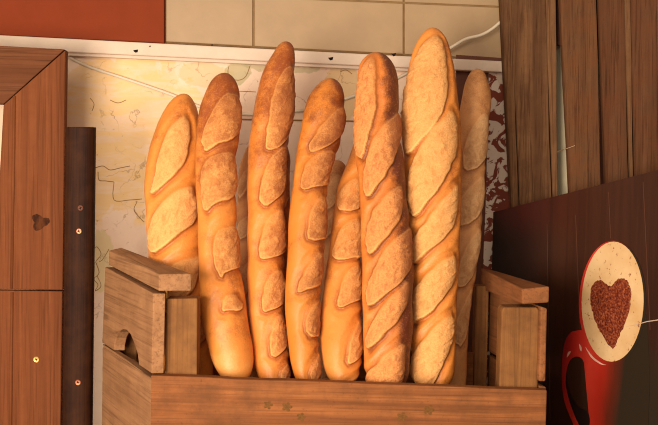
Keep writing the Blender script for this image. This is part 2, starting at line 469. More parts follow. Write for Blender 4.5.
# ------------------------------------------------------------------ dark post
YP = 1.74
a0, a1 = P(64.5, 127, YP), P(94, 127, YP); b0, b1 = PF(61, 425, YP), PF(90.5, 425, YP)
t = empty('post', (b0 + b1) / 2, 'dark brown half-round wooden post between the frame and the crate', 'post')
ns = 20; V = []; Fc = []
for k, (l, r) in enumerate(((a0, a1), (b0, b1))):
    cx = (l + r) / 2; hw = (r - l) / 2
    for i in range(ns + 1):
        a = math.pi * i / ns
        s = (abs(math.cos(a)) ** .7) * (1 if math.cos(a) > 0 else -1); dd = math.sin(a) ** .75
        V.append(cx - hw * s + Vector((0, .012 - .017 * dd, 0)))
    V.append(r + Vector((0, .017, 0))); V.append(l + Vector((0, .017, 0)))
n = ns + 3
Fc = [tuple(range(n)), tuple(range(2 * n - 1, n - 1, -1))] + [(i, (i + 1) % n, n + (i + 1) % n, n + i) for i in range(n)]
mesh_obj('shaft', V, Fc, M['post'], t, .0008, smooth=False)
for px, py, lab in ((80.5, 208, 'dark steel screw'), (79, 231.2, 'coppery screw'), (78, 382.5, 'coppery screw')):
    screw(px, py, YP - .0052, .0046, M['copper'] if 'copp' in lab else M['brownpanel'], t, lab)

# ------------------------------------------------------------------ planks leaning at the right
def YK(px): return 1.90 - (px - 502) / 156 * .19


def plank(parent, xs_top, xs_bot, mat, thick=.016, name='plank'):
    """board from pixel x range at y=0 to pixel x range at y=200, continued up and to the floor"""
    (t0, t1), (b0, b1) = xs_top, xs_bot
    def pt(xt, xb, y, fl=False):
        x = xt + (xb - xt) * y / 200.; yy = YK((xt + xb) / 2)
        if fl:
            v0 = P(xt, 0, yy); v1 = P(xb, 200, yy); k = v0.z / (v0.z - v1.z); return v0 + (v1 - v0) * k
        return P(x, y, yy)
    # tops slightly uneven, many segments for a wavering sawn edge
    return prism(name, [pt(t0, b0, -60), pt(t1, b1, -60), pt(t1, b1, 60) + Vector((.0006, 0, 0)), pt(t1, b1, 130) - Vector((.0006, 0, 0)), pt(t1, b1, 0, True), pt(t0, b0, 0, True),
                        pt(t0, b0, 140) + Vector((.0008, 0, 0)), pt(t0, b0, 70)], thick, mat, parent, .0018)


t = empty('plank_panel', PF(585, 425, 1.80), 'weathered brown upright planks nailed side by side behind the coffee poster', 'planks')
plank(t, (501, 511), (511, 519), M['plank_a'], .03)
plank(t, (511, 545), (519, 552), M['plank_a'], .018)
plank(t, (545.4, 555.5), (552.4, 558), M['plank_edge'], .016)
plank(t, (560, 596), (569.5, 601.5), M['plank_b'], .016)
plank(t, (598.5, 624), (606, 629), M['plank_c'], .016)
plank(t, (624.4, 630), (629.4, 634), M['plank_edge'], .02)
plank(t, (630.4, 657), (634.4, 659), M['plank_c'], .016)
plank(t, (657.5, 720), (659.5, 722), M['plank_edge'], .016)
prism('cross_batten', [P(522, -20, 1.897), P(730, -20, 1.64), P(730, 45, 1.64), P(522, 45, 1.897)], .012, M['plank_c'], t, .001)
bpy.data.objects['cross_batten'].data.materials[0] = wood('batten_wood', srgb(66, 34, 20), srgb(50, 26, 16), srgb(26, 12, 8), 'X', seed=8.)
v, f = tube_mesh([P(557, 152, YK(556) - .001), P(564, 149.5, YK(562) - .003), P(575, 145.5, YK(572) - .001)], .0009, 6)
mesh_obj('nail', v, f, plain('dull_nail', srgb(150, 120, 90), .4, .5, metallic=.6), t)

# ------------------------------------------------------------------ poster
A = P(493, 212, 1.87); B = P(658, 170, 1.56)
un = B - A
# board normal: vertical board through A and B, z up
dirh = Vector((un.x, un.y, 0)).normalized(); nrm = Vector((dirh.y, -dirh.x, 0))
if nrm.y > 0: nrm = -nrm
PP = lambda px, py, lift=0: on_plane(px, py, A, nrm) + nrm * lift
ext = PP(720, 154)


def poster_mat():
    n = N('printed_dark_planks', .4, .25)
    v = n.coord((1, 1, .05)); g = n.noise(v, 60, 6, .65, .6)
    geo = n.tc.outputs['Object']
    sep = n.t.nodes.new('ShaderNodeSeparateXYZ'); n.link(geo, sep.inputs[0])
    l0 = PP(493, 300).x - TP.x; l1 = PP(575, 300).x - TP.x; l2 = PP(658, 300).x - TP.x
    fx = n.math('DIVIDE', n.math('SUBTRACT', sep.outputs[0], l0), l2 - l0)
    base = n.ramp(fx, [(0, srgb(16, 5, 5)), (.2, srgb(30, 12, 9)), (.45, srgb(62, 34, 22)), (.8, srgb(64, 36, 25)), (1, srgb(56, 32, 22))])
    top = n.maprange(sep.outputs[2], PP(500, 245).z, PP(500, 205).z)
    base = n.mix(n.math('MULTIPLY', top, n.maprange(fx, .75, .1, 0, .45)), base, srgb(78, 18, 14))  # red reflection at the upper left is painted into the board colour
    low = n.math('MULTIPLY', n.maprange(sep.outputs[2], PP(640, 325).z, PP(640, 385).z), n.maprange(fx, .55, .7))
    base = n.mix(n.ramp(g, [(.4, 0.), (.7, .5)]), base, srgb(28, 14, 10))
    base = n.mix(low, base, srgb(44, 35, 25))
    n.color(base); return n.m


TP = Vector((ext.x * .5 + A.x * .5, ext.y * .5 + A.y * .5, 0))
t = empty('coffee_poster', TP, 'large dark poster board showing a red cup of cappuccino with a cocoa heart', 'poster')
floorpt = lambda v: Vector((v.x, v.y, 0))
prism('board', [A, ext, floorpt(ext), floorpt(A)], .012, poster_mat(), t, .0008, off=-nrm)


def printed(name, pix, mat, lift, smooth=6, depth=None):
    pts = pix
    if smooth: pts = [(q.x, q.y) for q in catmull([Vector((x, y, 0)) for x, y in pix], smooth, True)]
    return prism(name, [PP(x, y, lift) for x, y in pts], .00028, mat, t, 0, off=-nrm)


M['seamp'] = plain('printed_board_seam', srgb(88, 54, 40), .35, .2)
for x0, y0, x1, y1, ww in ((547, 224, 550, 420, .5), (575.5, 215, 580, 332, .6), (608.5, 192, 610.5, 238, .7), (643, 182, 650, 330, .7)):
    printed('printed_board_seam', [(x0, y0), (x0 + ww, y0), (x1 + ww, y1), (x1, y1)], M['seamp'], .0005, 0)


def cup_mat():
    n = N('printed_red_cup', .3, .45)
    sep = n.t.nodes.new('ShaderNodeSeparateXYZ'); n.link(n.tc.outputs['Object'], sep.inputs[0])
    l0 = PP(560, 380).x - TP.x; l1 = PP(650, 380).x - TP.x
    fx = n.math('DIVIDE', n.math('SUBTRACT', sep.outputs[0], l0), l1 - l0)
    g = n.noise(n.coord((1, 1, .3)), 30, 4, .6)
    fx = n.math('ADD', fx, n.math('MULTIPLY', n.math('SUBTRACT', g, .5), .1))
    zz = n.maprange(sep.outputs[2], PP(600, 425).z, PP(600, 330).z, 0, .08)
    fx = n.math('SUBTRACT', fx, zz)
    n.color(n.ramp(fx, [(0, srgb(150, 30, 26)), (.06, srgb(182, 40, 32)), (.28, srgb(204, 60, 44)), (.42, srgb(166, 40, 26)), (.56, srgb(92, 34, 20)), (.68, srgb(44, 35, 25)), (1, srgb(44, 35, 25))]))
    return n.m


def foam_mat():
    n = N('printed_milk_foam', .35, .4)
    g = n.noise(n.coord(), 130, 4, .75); g2 = n.noise(n.coord(), 18, 3)
    base = n.mix(n.ramp(g2, [(.4, 0.), (.7, 1.)]), srgb(220, 184, 136), srgb(204, 160, 108))
    n.color(n.mix(n.ramp(g, [(.61, 0.), (.66, .9)]), base, srgb(132, 74, 40))); return n.m


def cocoa_mat():
    n = N('printed_cocoa', .5, .3)
    g = n.noise(n.coord(), 300, 4, .8)
    n.color(n.ramp(g, [(.36, srgb(64, 18, 10)), (.5, srgb(112, 42, 22)), (.66, srgb(176, 96, 58))])); return n.m


CM = cup_mat()
printed('printed_cup_body', [(580.5, 296), (581.5, 322), (583, 348), (586, 382), (589.5, 419), (591, 440), (648, 440), (650, 380), (648, 330), (645, 300)], CM, .0006, 0)
printed('printed_cup_rim', [(613 + 33.6 * math.cos(a) + 1.0 * math.sin(a), 303 - 62.5 * math.sin(a)) for a in [i * math.pi / 24 for i in range(48)]], CM, .0010, 0)
# handle: a closed ribbon between the outer and inner curve
outer = catmull([Vector((x, y, 0)) for x, y in ((583, 330), (577, 330.5), (571, 332.5), (566, 340), (563.3, 352), (562.3, 367), (562.3, 384), (565, 402), (571, 418), (578, 434), (584, 446))], 6)
inner = catmull([Vector((x, y, 0)) for x, y in ((585, 364), (582, 358.5), (577, 356.5), (571, 359.5), (567.3, 368), (566, 378), (566.5, 388), (570, 402), (576, 418), (583, 432), (590, 440))], 6)
V = [PP(p.x, p.y, .0008) for p in outer] + [PP(p.x, p.y, .0008) for p in inner]; n_ = len(outer)
V2 = V + [v - nrm * .0003 for v in V]; m_ = len(V)
Fc = []
for i in range(n_ - 1):
    Fc += [(i, i + 1, n_ + i + 1, n_ + i), (m_ + i, m_ + n_ + i, m_ + n_ + i + 1, m_ + i + 1), (i, m_ + i, m_ + i + 1, i + 1), (n_ + i, n_ + i + 1, m_ + n_ + i + 1, m_ + n_ + i)]
mesh_obj('printed_cup_handle', V2, Fc, CM, t)
printed('printed_handle_shade', [(566.3, 374), (567.5, 384), (571.5, 396), (578, 406), (588, 412), (590, 424), (584, 432), (576, 418), (570, 403), (566.2, 388)], plain('printed_dark_brown', srgb(36, 22, 20), .4), .0007, 4)
printed('printed_foam', [(613.2 + 31.0 * math.cos(a) + 1.0 * math.sin(a), 301.6 - 60.0 * math.sin(a)) for a in [i * math.pi / 24 for i in range(48)]], foam_mat(), .0013, 0)
random.seed(9)
hp = catmull([Vector((x, y, 0)) for x, y in ((613, 285.5), (608, 285), (603.5, 281), (598.5, 280.5), (593, 286), (591, 299), (594, 315), (599.5, 329), (607, 341), (613.8, 348.5), (619, 338), (626, 323), (630.5, 307), (631.8, 292), (629, 282.5), (624, 278.5), (618.5, 279))], 6, True)
printed('printed_cocoa_heart', [(p.x + random.uniform(-.5, .5), p.y + random.uniform(-.7, .7)) for p in hp], cocoa_mat(), .0016, 0)
GL = plain('printed_highlight', srgb(236, 180, 160), .3)
for L in (((567.5, 357), (569, 352), (571.5, 351.5), (569.5, 355)), ((586, 347), (594, 357), (603, 363.5), (607, 364.8), (601, 364), (592, 357.5)), ((580, 344), (582, 347), (582, 351), (580.5, 349))):
    printed('printed_highlight', L, GL, .0015, 5)
SC = plain('scratched_print', srgb(196, 170, 150), .4)
printed('scratch', [(624, 327), (636, 324.5), (648, 321), (658, 319.5), (665, 317), (665, 317.6), (658, 320.6), (648, 321.9), (636, 325.2)], SC, .0017, 0)

# ------------------------------------------------------------------ crate
YC = 1.5; YB = 1.75
t = empty('wooden_crate', PF(340, 425, 1.62), 'old wooden crate with raised slatted ends holding the upright baguettes', 'crate')
fl = lambda v: Vector((v.x, v.y, 0))
f0, f1 = P(151, 375.5, YC), P(547, 390.3, YC)
dn = Vector((0, .018, 0))
# front board, slightly wavy top edge
random.seed(2)
top = [f0 + (f1 - f0) * (i / 14) + Vector((0, 0, random.uniform(-.0007, .0005) if 0 < i < 14 else 0)) for i in range(15)]
prism('front_board', top + [fl(f1), fl(f0)], .018, M['crate_x'], t, .0016)
ST = plain('faded_olive_stamp', srgb(122, 82, 44), .8, .05, .2, 400)
for sx, sy, sr in ((268, 405, 5), (287, 407, 5.5), (301, 417, 5), (402, 417, 5.5), (429, 410, 6)):
    o = []
    for i in range(50):
        a_ = 2 * math.pi * i / 50; rr = sr * (.45 + .55 * abs(math.cos(2.5 * a_)) ** .8)
        o.append(P(sx + rr * math.cos(a_), sy + rr * .9 * math.sin(a_), YC - .0002))
    prism('stamped_flower', o, .0004, ST, t, 0)
# left end: lower board
lb0, lb1 = P(151.5, 378.5, YC + .001), P(102.5, 347, YB)
perpL = Vector(((lb0 - lb1).y, -(lb0 - lb1).x, 0)).normalized()
if perpL.x < 0: perpL = -perpL
TH = .016
lbf = lb0 + Vector((0, .0185, 0)) + (lb1 - lb0).normalized() * .0
hexa('lower_end_board', [lb0 + Vector((-.0005, 0, 0)), lb1, fl(lb1), fl(lb0)], [lb0 + perpL * .012 + Vector((.0, .0185, 0)), lb1 + Vector((TH, 0, 0)), fl(lb1) + Vector((TH, 0, 0)), fl(lb0) + perpL * .012 + Vector((0, .0185, 0))], M['crate_y'], t, .0012)
# upper end board with a half-round hand hole
u = {'tf': P(153.3, 293.5, YC + .006), 'tb': P(105, 267, YB), 'bf': P(151.5, 373.5, YC + .006), 'bb': P(102.2, 342.8, YB)}


def oncard(px, py):   # point on the outer face of the left end
    n_ = (u['tb'] - u['tf']).cross(u['bf'] - u['tf']).normalized(); return on_plane(px, py, u['tf'], n_)


arch = [(139, 365), (137.8, 355), (134.5, 344), (130.5, 334.5), (126.5, 329.8), (122.3, 329.3), (118.6, 332), (115.8, 338), (114.3, 345), (113.9, 350.5)]
ap = [oncard(x, y) for x, y in arch]
pl = [u['tb'], u['tf'], u['bf']] + ap + [u['bb']]
prism('upper_end_board', pl, .0165, M['crate_y'], t, .0012, off=(1, .12, 0))
# loose split sliver between the two boards
prism('split_sliver', [oncard(102.6, 344.2), oncard(113, 351), oncard(128, 361), oncard(146, 374.5), oncard(134, 371.5), oncard(116, 361), oncard(104, 351)], .01, M['crate_y'], t, .0008, off=(1, .1, 0))
# corner posts
pf = [P(166.2, 298.8, YC + .020), P(197.6, 298.3, YC + .020)]
prism('corner_post', [pf[0], pf[1], P(197, 379, YC + .020) * 1, P(164.8, 379, YC + .020)], .036, M['crate_z'], t, .0016)
pb = [P(109, 282, YB - .03), P(126, 282, YB - .03)]
prism('corner_post', [pb[0] + Vector((.018, 0, 0)), pb[1] + Vector((.018, 0, 0)), fl(pb[1]) + Vector((.018, 0, 0)), fl(pb[0]) + Vector((.018, 0, 0))], .028, M['crate_z'], t, .0016)
# handle slat, left
YS = YC + .004
a = [P(159, 274.3, YS), P(191.4, 273.6, YS), P(191.3, 291.0, YS), P(158.8, 291.2, YS)]
b = [P(108.8, 250.6, YB), P(121.5, 247.4, YB + .006), P(121.5, 261.5, YB + .006), P(108.4, 264.9, YB)]
hexa('handle_slat', a, b, M['crate_y'], t, .0016)
# little nail between slat and post
v, f = tube_mesh([P(166.5, 290, YC + .024), P(166.5, 301, YC + .024)], .0013, 8)
mesh_obj('nail', v, f, M['brass'], t)

# right end
dR = Vector((-.036, .25, 0))
a = [P(521.8, 289, YS), P(549.6, 286.4, YS), P(549, 302.7, YS), P(522.3, 304.2, YS)]
b = [P(480.4, 268, YB + .03), P(495.5, 271.0, YB + .03), P(495.5, 287, YB + .03), P(480.2, 289, YB + .03)]
hexa('handle_slat', a, b, M['crate_yr'], t, .0022)
prism('corner_post', [P(503.5, 307.2, YC + .020), P(537.5, 307.4, YC + .020), P(539.7, 311, YC + .020), P(537.6, 392, YC + .020), P(499, 392, YC + .020), P(501.6, 311, YC + .020)], .036, M['crate_z'], t, .0022)
o0 = P(541, 306.5, YC + .012); o1 = P(547.3, 308.5, YC + .012); o2 = P(545.6, 381.5, YC + .012); o3 = P(539, 381.5, YC + .012)
hexa('upper_end_board', [o0, o1, o2, o3], [v + dR for v in (o0, o1, o2, o3)], M['crate_yr'], t, .002)
o0 = P(539.4, 386, YC + .0185); o1 = P(546, 387, YC + .0185)
hexa('lower_end_board', [o0, o1, fl(o1), fl(o0)], [v + dR for v in (o0, o1, fl(o1), fl(o0))], M['crate_yr'], t, .0012)
pr = [P(476, 286, YB - .01), P(489, 286, YB - .01)]
prism('corner_post', [pr[0], pr[1], fl(pr[1]), fl(pr[0])], .03, M['crate_z'], t, .0016)
# back board and inner floor
bl = lb1 + Vector((TH, 0, 0)); br = fl(P(546, 387, YC)) + dR
zt = f0.z - .004
prism('back_board', [Vector((bl.x, YB + .0, zt)), Vector((br.x - .016, YB + .0, zt)), Vector((br.x - .016, YB + .0, 0)), Vector((bl.x, YB, 0))], .015, M['crate_x'], t, .001)
zf = .135
prism('floor_board', [Vector((f0.x + .014, YC + .0185, zf)), Vector((f1.x - .014, YC + .0185, zf)), Vector((br.x - .02, YB - .001, zf)), Vector((bl.x + .004, YB - .001, zf))], .012, M['crate_x'], t, 0, off=(0, 0, -1))

rb0, rb1 = P(213, 380, 1.5185), P(454, 388, 1.5185)
prism('bottom_batten', [Vector((rb0.x, 1.5185, .1835)), Vector((rb1.x, 1.5185, .1835)), Vector((rb1.x, 1.5185, .1352)), Vector((rb0.x, 1.5185, .1352))], .082, M['crate_x'], t, .001)

# ------------------------------------------------------------------ baguettes
def seg_dist(U, Vv, poly):
    """signed distance (positive inside) and the y of the nearest border point"""
    n = len(poly); best = np.full(U.shape, 1e9); by = np.zeros(U.shape); inside = np.zeros(U.shape, bool)
    for i in range(n):
        x0, y0 = poly[i]; x1, y1 = poly[(i + 1) % n]
        dx, dy = x1 - x0, y1 - y0; L = dx * dx + dy * dy + 1e-9
        tt = np.clip(((U - x0) * dx + (Vv - y0) * dy) / L, 0, 1)
        qx = x0 + tt * dx; qy = y0 + tt * dy; d = (U - qx) ** 2 + (Vv - qy) ** 2
        m = d < best; best = np.where(m, d, best); by = np.where(m, qy, by)
        cross = ((y0 > Vv) != (y1 > Vv)) & (U < dx * (Vv - y0) / (dy if abs(dy) > 1e-9 else 1e-9) + x0)
        inside ^= cross
    d = np.sqrt(best)
    return np.where(inside, d, -d), by


def chaikin(p, it=2):
    for _ in range(it):
        q = []
        for i in range(len(p)):
            a, b = p[i], p[(i + 1) % len(p)]
            q.append((a[0] * .78 + b[0] * .22, a[1] * .78 + b[1] * .22)); q.append((a[0] * .22 + b[0] * .78, a[1] * .22 + b[1] * .78))
        p = q
    return p


def sm(a, b, x):
    t = np.clip((x - a) / (b - a), 0, 1); return t * t * (3 - 2 * t)


def baguette(rows, Yb, Yt, cuts, mat, label, seed, side=.2, zmin=.1842, foot=0., relief=1.0, group='upright baguettes in the crate', bake0=.1, brown_top=.35, flat=.92, nth=112, step=1.0, tip_bake=.0):
    """rows: (pixel y, left x, right x) of the loaf's outline; Yb, Yt depth at the crate rim and at y=42"""
    rows = sorted(rows); ys = np.array([r[0] for r in rows], float)
    cx = np.array([(r[1] + r[2]) / 2 for r in rows]); w2 = np.array([((r[2] - r[1]) / 2) ** 2 for r in rows])
    g = np.arange(ys[0], ys[-1] + .25, .5)
    C = np.interp(g, ys, cx); W2 = np.interp(g, ys, w2)
    k = 24; ker = np.exp(-.5 * (np.arange(-k, k + 1) / 7.) ** 2); ker /= ker.sum()
    padC = np.concatenate([2 * C[0] - C[k:0:-1], C, 2 * C[-1] - C[-2:-k - 2:-1]])
    Cs = np.convolve(padC, ker, 'valid')
    padW = np.concatenate([-W2[k:0:-1], W2, -W2[-2:-k - 2:-1]])
    Ws = np.sqrt(np.maximum(np.convolve(padW, ker, 'valid'), .05))
    H = ys[-1] - ys[0]
    # sample rows densely near both tips
    t = []; y = 0
    while y < H:
        t.append(y); e = min(y, H - y); y += max(.12, min(step, .12 + e * .16))
    t.append(H); Y_ = ys[0] + np.array(t)
    c = np.interp(Y_, g, Cs); wd = np.interp(Y_, g, Ws); wd[0] = wd[-1] = .15
    th = np.linspace(-math.pi, math.pi, nth, endpoint=False)
    TT, YY = np.meshgrid(th, Y_); CC = np.repeat(c[:, None], nth, 1); WW = np.repeat(wd[:, None], nth, 1)
    W0 = float(np.percentile(wd, 80))
    U = TT * W0
    sd = np.full(TT.shape, -30.); low = np.zeros(TT.shape)
    for poly in cuts:
        pp = []
        for (px, py) in poly:
            cc_ = np.interp(py, g, Cs); ww_ = max(np.interp(py, g, Ws), 4)
            a_ = (px - cc_) / ww_
            s_ = 1 if a_ > 0 else -1; a_ = abs(a_)
            tq = math.asin(min(a_, .93)) if a_ < .93 else 1.194 + min(a_ - .93, .12) * 6
            pp.append((s_ * tq * W0, py))
        pp = chaikin(pp, 1); my = sum(q[1] for q in pp) / len(pp); mx = sum(q[0] for q in pp) / len(pp)
        hy = max(q[1] for q in pp) - my
        d, by = seg_dist(U, YY, pp)
        lw = np.clip(.5 + .6 * (by - my) / hy, 0, 1)
        m = d > sd; low = np.where(m, lw, low); sd = np.maximum(sd, d)
    rs = np.random.RandomState(seed)
    wob = np.zeros(TT.shape); lump = np.zeros(TT.shape)
    for i in range(7):
        fy = rs.uniform(.15, .7); kx = rs.randint(1, 9); wob += np.sin(fy * YY + kx * TT + rs.uniform(0, 7)) * .28
    for i in range(9):
        fy = rs.uniform(.02, .16); kx = rs.randint(0, 5); lump += np.sin(fy * YY + kx * TT + rs.uniform(0, 7)) * .16
    sd = sd + .7; s = sd + wob * .8
    tipf = sm(0, 14, YY - ys[0]) * sm(0, 14, ys[-1] - YY)
    disp = 2.3 * sm(-1.5 - 4 * (1 - low), 8, s) + (1.3 * low ** 2) * np.exp(-((s - .9) / 1.1) ** 2) \
        - (.3 + 1.9 * low ** 1.5) * np.exp(-((s + 1.6) / 1.7) ** 2) - .8 * np.exp(-((s + 5) / 4.) ** 2) + .9 * sm(-5, -11, s)
    # torn ridge down the middle of every opening
    tear = np.sin(YY * .16 + TT * 4.2 + wob * 1.3 + seed); disp += sm(1, 5, s) * (1.0 * np.exp(-(tear / .3) ** 2) - .4)
    disp = disp * relief * tipf * (W0 / 25) + lump * 1.1 * tipf - 1.1 * tipf
    YD = Yb + (Yt - Yb) * (383 - YY) / (383 - 42)
    # centre of every ring in the world (matrix form of P)
    Rm = np.array(RM); dx = (CC - 329) / F; dz = -(YY - 212.5) / F
    D = [Rm[i, 0] * dx + Rm[i, 1] * dz - Rm[i, 2] for i in range(3)]
    k_ = YD / D[1]
    Cx, Cz = D[0] * k_, CAM.z + D[2] * k_
    R = (WW + disp) * YD / F * (1 if True else 0)
    R = np.maximum(R, .0001); Cz = np.maximum(Cz, zmin)
    X = Cx + R * np.sin(TT); Yw = YD - R * flat * np.cos(TT); Z = Cz - 0 * R
    nr = len(Y_)
    verts = np.stack([X.ravel(), Yw.ravel(), Z.ravel()], 1)
    base = Vector((float(Cx[-1, 0]), float(YD[-1, 0]), float(Z.min())))
    verts = verts - np.array(base)
    i = np.arange(nr - 1)[:, None] * nth; j = np.arange(nth)[None, :]; j2 = (j + 1) % nth
    faces = np.stack([(i + j), (i + nth + j), (i + nth + j2), (i + j2)], -1).reshape(-1, 4)
    me = bpy.data.meshes.new('baguette')
    nv = len(verts); nf = len(faces)
    me.vertices.add(nv); me.vertices.foreach_set('co', verts.astype(np.float32).ravel())
    me.loops.add(nf * 4 + 2 * nth); me.polygons.add(nf + 2)
    caps = np.concatenate([np.arange(nth), (nr - 1) * nth + np.arange(nth)[::-1]])
    me.loops.foreach_set('vertex_index', np.concatenate([faces.ravel(), caps]).astype(np.int32))
    me.polygons.foreach_set('loop_start', np.concatenate([np.arange(nf) * 4, [nf * 4, nf * 4 + nth]]).astype(np.int32))
    me.update(calc_edges=True); me.validate()
    me.polygons.foreach_set('use_smooth', [True] * len(me.polygons))
    # browner towards top and right, and on raised lumps, floured pale near the foot
    bake = bake0 + brown_top * sm(250, 60, YY) + .12 * lump + side * (sm(-.1, .95, np.sin(TT)) - .25) - foot * sm(330, 368, YY) + tip_bake * sm(26, 0, YY - ys[0])
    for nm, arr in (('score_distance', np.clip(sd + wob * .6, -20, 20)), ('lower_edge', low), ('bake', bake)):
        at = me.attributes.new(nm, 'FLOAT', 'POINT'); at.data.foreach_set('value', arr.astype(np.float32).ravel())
    me.materials.append(mat)
    o = bpy.data.objects.new('baguette', me); COL.objects.link(o); o.location = base
    return tag(o, label, 'bread', group)


GOLD = srgb(224, 136, 56); BRN = srgb(150, 72, 26); PALE = srgb(230, 162, 90); SPK = srgb(182, 100, 42)
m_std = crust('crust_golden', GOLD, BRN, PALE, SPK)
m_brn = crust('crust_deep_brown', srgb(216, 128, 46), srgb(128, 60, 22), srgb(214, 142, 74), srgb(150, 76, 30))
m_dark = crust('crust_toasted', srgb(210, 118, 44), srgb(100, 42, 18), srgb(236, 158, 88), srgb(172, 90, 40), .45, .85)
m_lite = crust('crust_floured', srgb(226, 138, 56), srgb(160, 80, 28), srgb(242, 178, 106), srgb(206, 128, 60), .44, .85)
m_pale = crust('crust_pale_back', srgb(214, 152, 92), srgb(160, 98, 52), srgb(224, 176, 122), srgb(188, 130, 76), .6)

# A: leftmost
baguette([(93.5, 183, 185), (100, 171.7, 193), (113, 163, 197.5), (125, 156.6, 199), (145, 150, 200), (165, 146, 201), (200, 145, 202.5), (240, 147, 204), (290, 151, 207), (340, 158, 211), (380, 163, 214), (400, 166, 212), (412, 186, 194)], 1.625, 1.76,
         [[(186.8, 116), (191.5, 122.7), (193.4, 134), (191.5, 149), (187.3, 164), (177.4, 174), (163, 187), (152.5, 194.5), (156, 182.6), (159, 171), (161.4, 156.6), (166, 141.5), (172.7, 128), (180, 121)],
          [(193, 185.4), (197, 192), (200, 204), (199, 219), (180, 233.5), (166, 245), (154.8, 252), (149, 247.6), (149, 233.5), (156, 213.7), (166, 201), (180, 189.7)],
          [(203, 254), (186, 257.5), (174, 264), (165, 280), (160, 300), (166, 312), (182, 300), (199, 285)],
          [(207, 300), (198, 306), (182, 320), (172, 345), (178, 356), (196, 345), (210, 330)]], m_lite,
         'leftmost baguette, plump and pale, standing behind the left end of the crate', 1, side=.1, zmin=.1362, bake0=-.1, brown_top=.15)
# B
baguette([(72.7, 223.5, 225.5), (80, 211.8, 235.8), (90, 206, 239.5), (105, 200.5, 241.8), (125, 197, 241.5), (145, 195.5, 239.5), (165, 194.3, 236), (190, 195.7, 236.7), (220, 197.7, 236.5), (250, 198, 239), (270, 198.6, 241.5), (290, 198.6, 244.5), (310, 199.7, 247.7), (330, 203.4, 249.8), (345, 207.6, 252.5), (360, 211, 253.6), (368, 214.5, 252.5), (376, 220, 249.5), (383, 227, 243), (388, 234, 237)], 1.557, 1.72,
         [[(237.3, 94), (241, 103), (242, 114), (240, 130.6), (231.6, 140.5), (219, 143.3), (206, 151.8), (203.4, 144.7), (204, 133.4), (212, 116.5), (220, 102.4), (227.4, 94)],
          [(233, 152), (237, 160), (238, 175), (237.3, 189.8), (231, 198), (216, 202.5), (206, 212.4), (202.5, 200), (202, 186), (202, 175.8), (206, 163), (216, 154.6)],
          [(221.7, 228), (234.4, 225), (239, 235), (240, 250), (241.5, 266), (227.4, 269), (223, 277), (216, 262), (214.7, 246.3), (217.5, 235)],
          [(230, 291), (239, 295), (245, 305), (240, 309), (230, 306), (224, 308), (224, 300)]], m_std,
         'second baguette from the left, its rounded pale foot showing above the crate rim', 2, side=.3, foot=.75, brown_top=.7)
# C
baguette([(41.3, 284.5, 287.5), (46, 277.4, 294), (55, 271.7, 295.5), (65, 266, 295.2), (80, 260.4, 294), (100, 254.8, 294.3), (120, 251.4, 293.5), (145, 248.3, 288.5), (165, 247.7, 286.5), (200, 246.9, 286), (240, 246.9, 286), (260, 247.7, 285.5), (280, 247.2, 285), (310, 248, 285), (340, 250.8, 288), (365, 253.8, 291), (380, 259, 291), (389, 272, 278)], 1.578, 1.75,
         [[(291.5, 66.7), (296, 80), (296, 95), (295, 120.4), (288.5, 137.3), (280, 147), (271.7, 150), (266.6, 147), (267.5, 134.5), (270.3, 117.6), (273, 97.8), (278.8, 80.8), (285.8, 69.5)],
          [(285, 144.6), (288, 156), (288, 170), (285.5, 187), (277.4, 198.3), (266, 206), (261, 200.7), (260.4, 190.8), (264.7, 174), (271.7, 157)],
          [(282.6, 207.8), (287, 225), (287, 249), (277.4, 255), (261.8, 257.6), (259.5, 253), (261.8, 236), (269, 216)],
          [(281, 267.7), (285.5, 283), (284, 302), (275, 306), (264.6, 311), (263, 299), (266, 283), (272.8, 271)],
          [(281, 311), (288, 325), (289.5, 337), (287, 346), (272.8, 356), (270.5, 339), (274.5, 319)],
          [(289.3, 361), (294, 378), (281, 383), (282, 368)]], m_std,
         'tallest baguette of the left group, leaning right at its tip over the white rail', 3, side=.6, brown_top=.6)
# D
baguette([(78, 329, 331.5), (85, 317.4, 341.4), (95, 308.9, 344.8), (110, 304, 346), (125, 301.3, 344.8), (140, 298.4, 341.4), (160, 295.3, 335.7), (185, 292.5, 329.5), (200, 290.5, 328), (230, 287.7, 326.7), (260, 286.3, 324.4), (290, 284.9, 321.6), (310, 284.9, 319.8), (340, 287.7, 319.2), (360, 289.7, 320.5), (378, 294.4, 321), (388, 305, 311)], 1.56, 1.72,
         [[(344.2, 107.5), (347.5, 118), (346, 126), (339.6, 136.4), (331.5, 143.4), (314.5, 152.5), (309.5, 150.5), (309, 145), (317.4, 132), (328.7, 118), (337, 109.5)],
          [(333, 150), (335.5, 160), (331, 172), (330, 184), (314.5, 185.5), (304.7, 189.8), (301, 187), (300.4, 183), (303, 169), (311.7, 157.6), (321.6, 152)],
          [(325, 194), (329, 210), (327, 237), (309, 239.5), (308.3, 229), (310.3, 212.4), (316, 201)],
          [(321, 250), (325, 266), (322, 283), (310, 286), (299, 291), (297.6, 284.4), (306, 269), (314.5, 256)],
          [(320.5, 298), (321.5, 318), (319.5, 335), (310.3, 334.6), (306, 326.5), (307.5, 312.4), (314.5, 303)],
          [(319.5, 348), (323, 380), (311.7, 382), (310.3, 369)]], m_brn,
         'brown baguette with a bulbous tip bending right, third tall one from the left', 4, side=.6, bake0=.05, brown_top=.45)
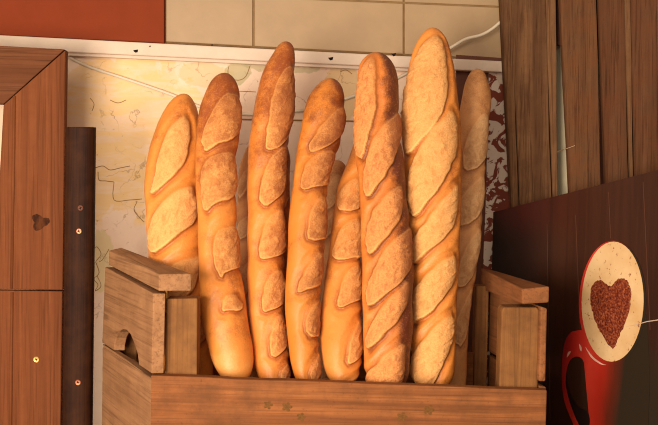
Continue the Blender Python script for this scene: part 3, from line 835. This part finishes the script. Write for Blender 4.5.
# E
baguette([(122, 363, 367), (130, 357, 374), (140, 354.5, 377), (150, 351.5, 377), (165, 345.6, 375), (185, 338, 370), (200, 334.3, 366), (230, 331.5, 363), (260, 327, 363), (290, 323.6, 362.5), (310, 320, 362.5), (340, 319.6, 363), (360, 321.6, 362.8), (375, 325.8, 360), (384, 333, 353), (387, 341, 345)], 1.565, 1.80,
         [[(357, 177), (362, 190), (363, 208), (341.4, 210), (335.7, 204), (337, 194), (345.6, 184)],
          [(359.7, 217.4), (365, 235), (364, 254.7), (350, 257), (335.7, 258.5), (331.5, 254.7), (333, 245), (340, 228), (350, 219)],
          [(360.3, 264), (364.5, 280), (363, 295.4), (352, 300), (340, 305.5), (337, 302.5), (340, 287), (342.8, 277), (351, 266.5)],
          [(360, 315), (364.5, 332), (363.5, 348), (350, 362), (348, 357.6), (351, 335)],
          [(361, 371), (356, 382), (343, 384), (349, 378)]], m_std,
         'golden baguette in the middle whose tip disappears behind its darker neighbour', 5, side=.15, foot=.2, bake0=-.05, brown_top=.3)
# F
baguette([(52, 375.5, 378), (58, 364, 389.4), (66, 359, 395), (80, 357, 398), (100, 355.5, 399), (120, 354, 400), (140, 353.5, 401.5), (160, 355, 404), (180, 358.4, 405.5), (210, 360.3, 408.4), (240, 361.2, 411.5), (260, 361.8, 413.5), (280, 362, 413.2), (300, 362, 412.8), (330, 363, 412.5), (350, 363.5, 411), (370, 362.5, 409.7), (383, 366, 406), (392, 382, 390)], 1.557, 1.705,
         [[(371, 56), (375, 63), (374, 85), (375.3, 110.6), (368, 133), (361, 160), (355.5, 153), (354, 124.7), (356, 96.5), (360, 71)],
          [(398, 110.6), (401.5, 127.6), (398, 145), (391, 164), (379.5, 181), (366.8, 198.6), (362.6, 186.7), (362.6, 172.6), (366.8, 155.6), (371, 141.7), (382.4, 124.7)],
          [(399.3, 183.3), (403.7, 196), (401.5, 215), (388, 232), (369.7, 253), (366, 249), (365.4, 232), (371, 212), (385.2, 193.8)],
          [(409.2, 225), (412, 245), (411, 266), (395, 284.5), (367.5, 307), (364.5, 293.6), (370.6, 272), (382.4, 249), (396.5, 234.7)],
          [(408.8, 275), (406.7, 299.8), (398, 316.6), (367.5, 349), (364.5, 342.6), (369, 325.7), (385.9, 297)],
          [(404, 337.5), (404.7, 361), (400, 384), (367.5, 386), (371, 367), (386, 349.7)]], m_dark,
         'darkest baguette, reddish brown and deeply scored, left of the biggest loaf', 6, side=1.3, relief=1.15, bake0=.0, brown_top=.2)
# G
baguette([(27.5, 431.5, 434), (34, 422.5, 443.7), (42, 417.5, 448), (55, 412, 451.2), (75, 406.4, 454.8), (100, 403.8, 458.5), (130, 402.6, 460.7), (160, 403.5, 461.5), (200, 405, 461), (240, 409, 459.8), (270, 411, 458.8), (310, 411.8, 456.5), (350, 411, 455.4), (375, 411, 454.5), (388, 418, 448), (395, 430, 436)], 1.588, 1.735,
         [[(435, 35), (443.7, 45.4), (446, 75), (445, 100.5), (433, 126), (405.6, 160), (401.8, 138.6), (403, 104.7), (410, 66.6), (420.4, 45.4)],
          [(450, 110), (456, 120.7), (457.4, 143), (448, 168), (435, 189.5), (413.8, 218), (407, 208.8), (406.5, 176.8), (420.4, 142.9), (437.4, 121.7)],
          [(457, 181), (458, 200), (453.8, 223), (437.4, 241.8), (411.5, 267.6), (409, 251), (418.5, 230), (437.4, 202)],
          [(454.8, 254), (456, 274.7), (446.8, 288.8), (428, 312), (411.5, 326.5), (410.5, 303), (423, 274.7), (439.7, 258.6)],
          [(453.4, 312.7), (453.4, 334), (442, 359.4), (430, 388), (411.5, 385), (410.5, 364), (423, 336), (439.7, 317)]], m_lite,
         'largest and tallest baguette, golden with long pale diagonal scores, second from right', 7, side=.3, relief=1.1, bake0=-.05, brown_top=.12)
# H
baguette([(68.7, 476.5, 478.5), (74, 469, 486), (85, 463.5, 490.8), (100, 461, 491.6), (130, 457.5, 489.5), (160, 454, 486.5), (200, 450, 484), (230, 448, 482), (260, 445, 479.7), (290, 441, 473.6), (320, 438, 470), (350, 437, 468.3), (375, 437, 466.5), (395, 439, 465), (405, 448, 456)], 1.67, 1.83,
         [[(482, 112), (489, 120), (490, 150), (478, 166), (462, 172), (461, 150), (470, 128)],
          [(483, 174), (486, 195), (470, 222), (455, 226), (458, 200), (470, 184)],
          [(480, 225), (481, 250), (466, 284), (455, 286), (457, 262), (468, 240)],
          [(473, 285), (471, 310), (462, 345), (452, 340), (455, 318), (464, 300)]], m_pale,
         'rightmost baguette, dull and pale, half hidden behind the largest loaf', 8, side=.1, zmin=.1362, relief=.7, bake0=.0, brown_top=.2)
# back row
baguette([(145, 251, 253), (152, 244, 260), (165, 239, 262), (190, 236.5, 263), (230, 235.5, 262), (270, 236.5, 262), (320, 238, 262), (385, 241, 261), (402, 250, 254)], 1.69, 1.84,
         [[(262, 160), (255, 178), (240, 200), (237, 190), (246, 168)], [(262, 200), (250, 215), (238, 222), (236, 240), (250, 235)], [(262, 250), (246, 262), (238, 285), (242, 300), (256, 280)]], m_pale,
         'pale baguette of the back row glimpsed between second and third front loaves', 9, zmin=.1362, relief=.7, nth=80, step=1.6)
baguette([(138, 278, 280), (146, 270, 288), (158, 268, 291.2), (200, 266, 291.5), (240, 266, 290), (300, 265, 288), (385, 265, 285), (402, 270, 278)], 1.71, 1.84,
         [[(289, 165), (291, 190), (284, 210), (276, 200), (280, 178)]], m_brn,
         'brown back-row baguette showing only as a sliver right of the tall leaning loaf', 10, zmin=.1362, relief=.8, nth=80, step=1.6, bake0=.4)
baguette([(160, 336, 338), (165, 326, 346), (175, 323, 349), (200, 320, 348), (240, 316, 344), (300, 312, 340), (385, 312, 338), (402, 320, 330)], 1.69, 1.84,
         [[(340, 172), (343, 190), (334, 205), (325, 210), (326, 190), (332, 178)], [(336, 210), (336, 228), (322, 240), (320, 228)]], m_pale,
         'short pale back-row baguette seen between the bulbous brown loaf and its golden neighbour', 11, zmin=.1362, relief=.7, nth=80, step=1.6)
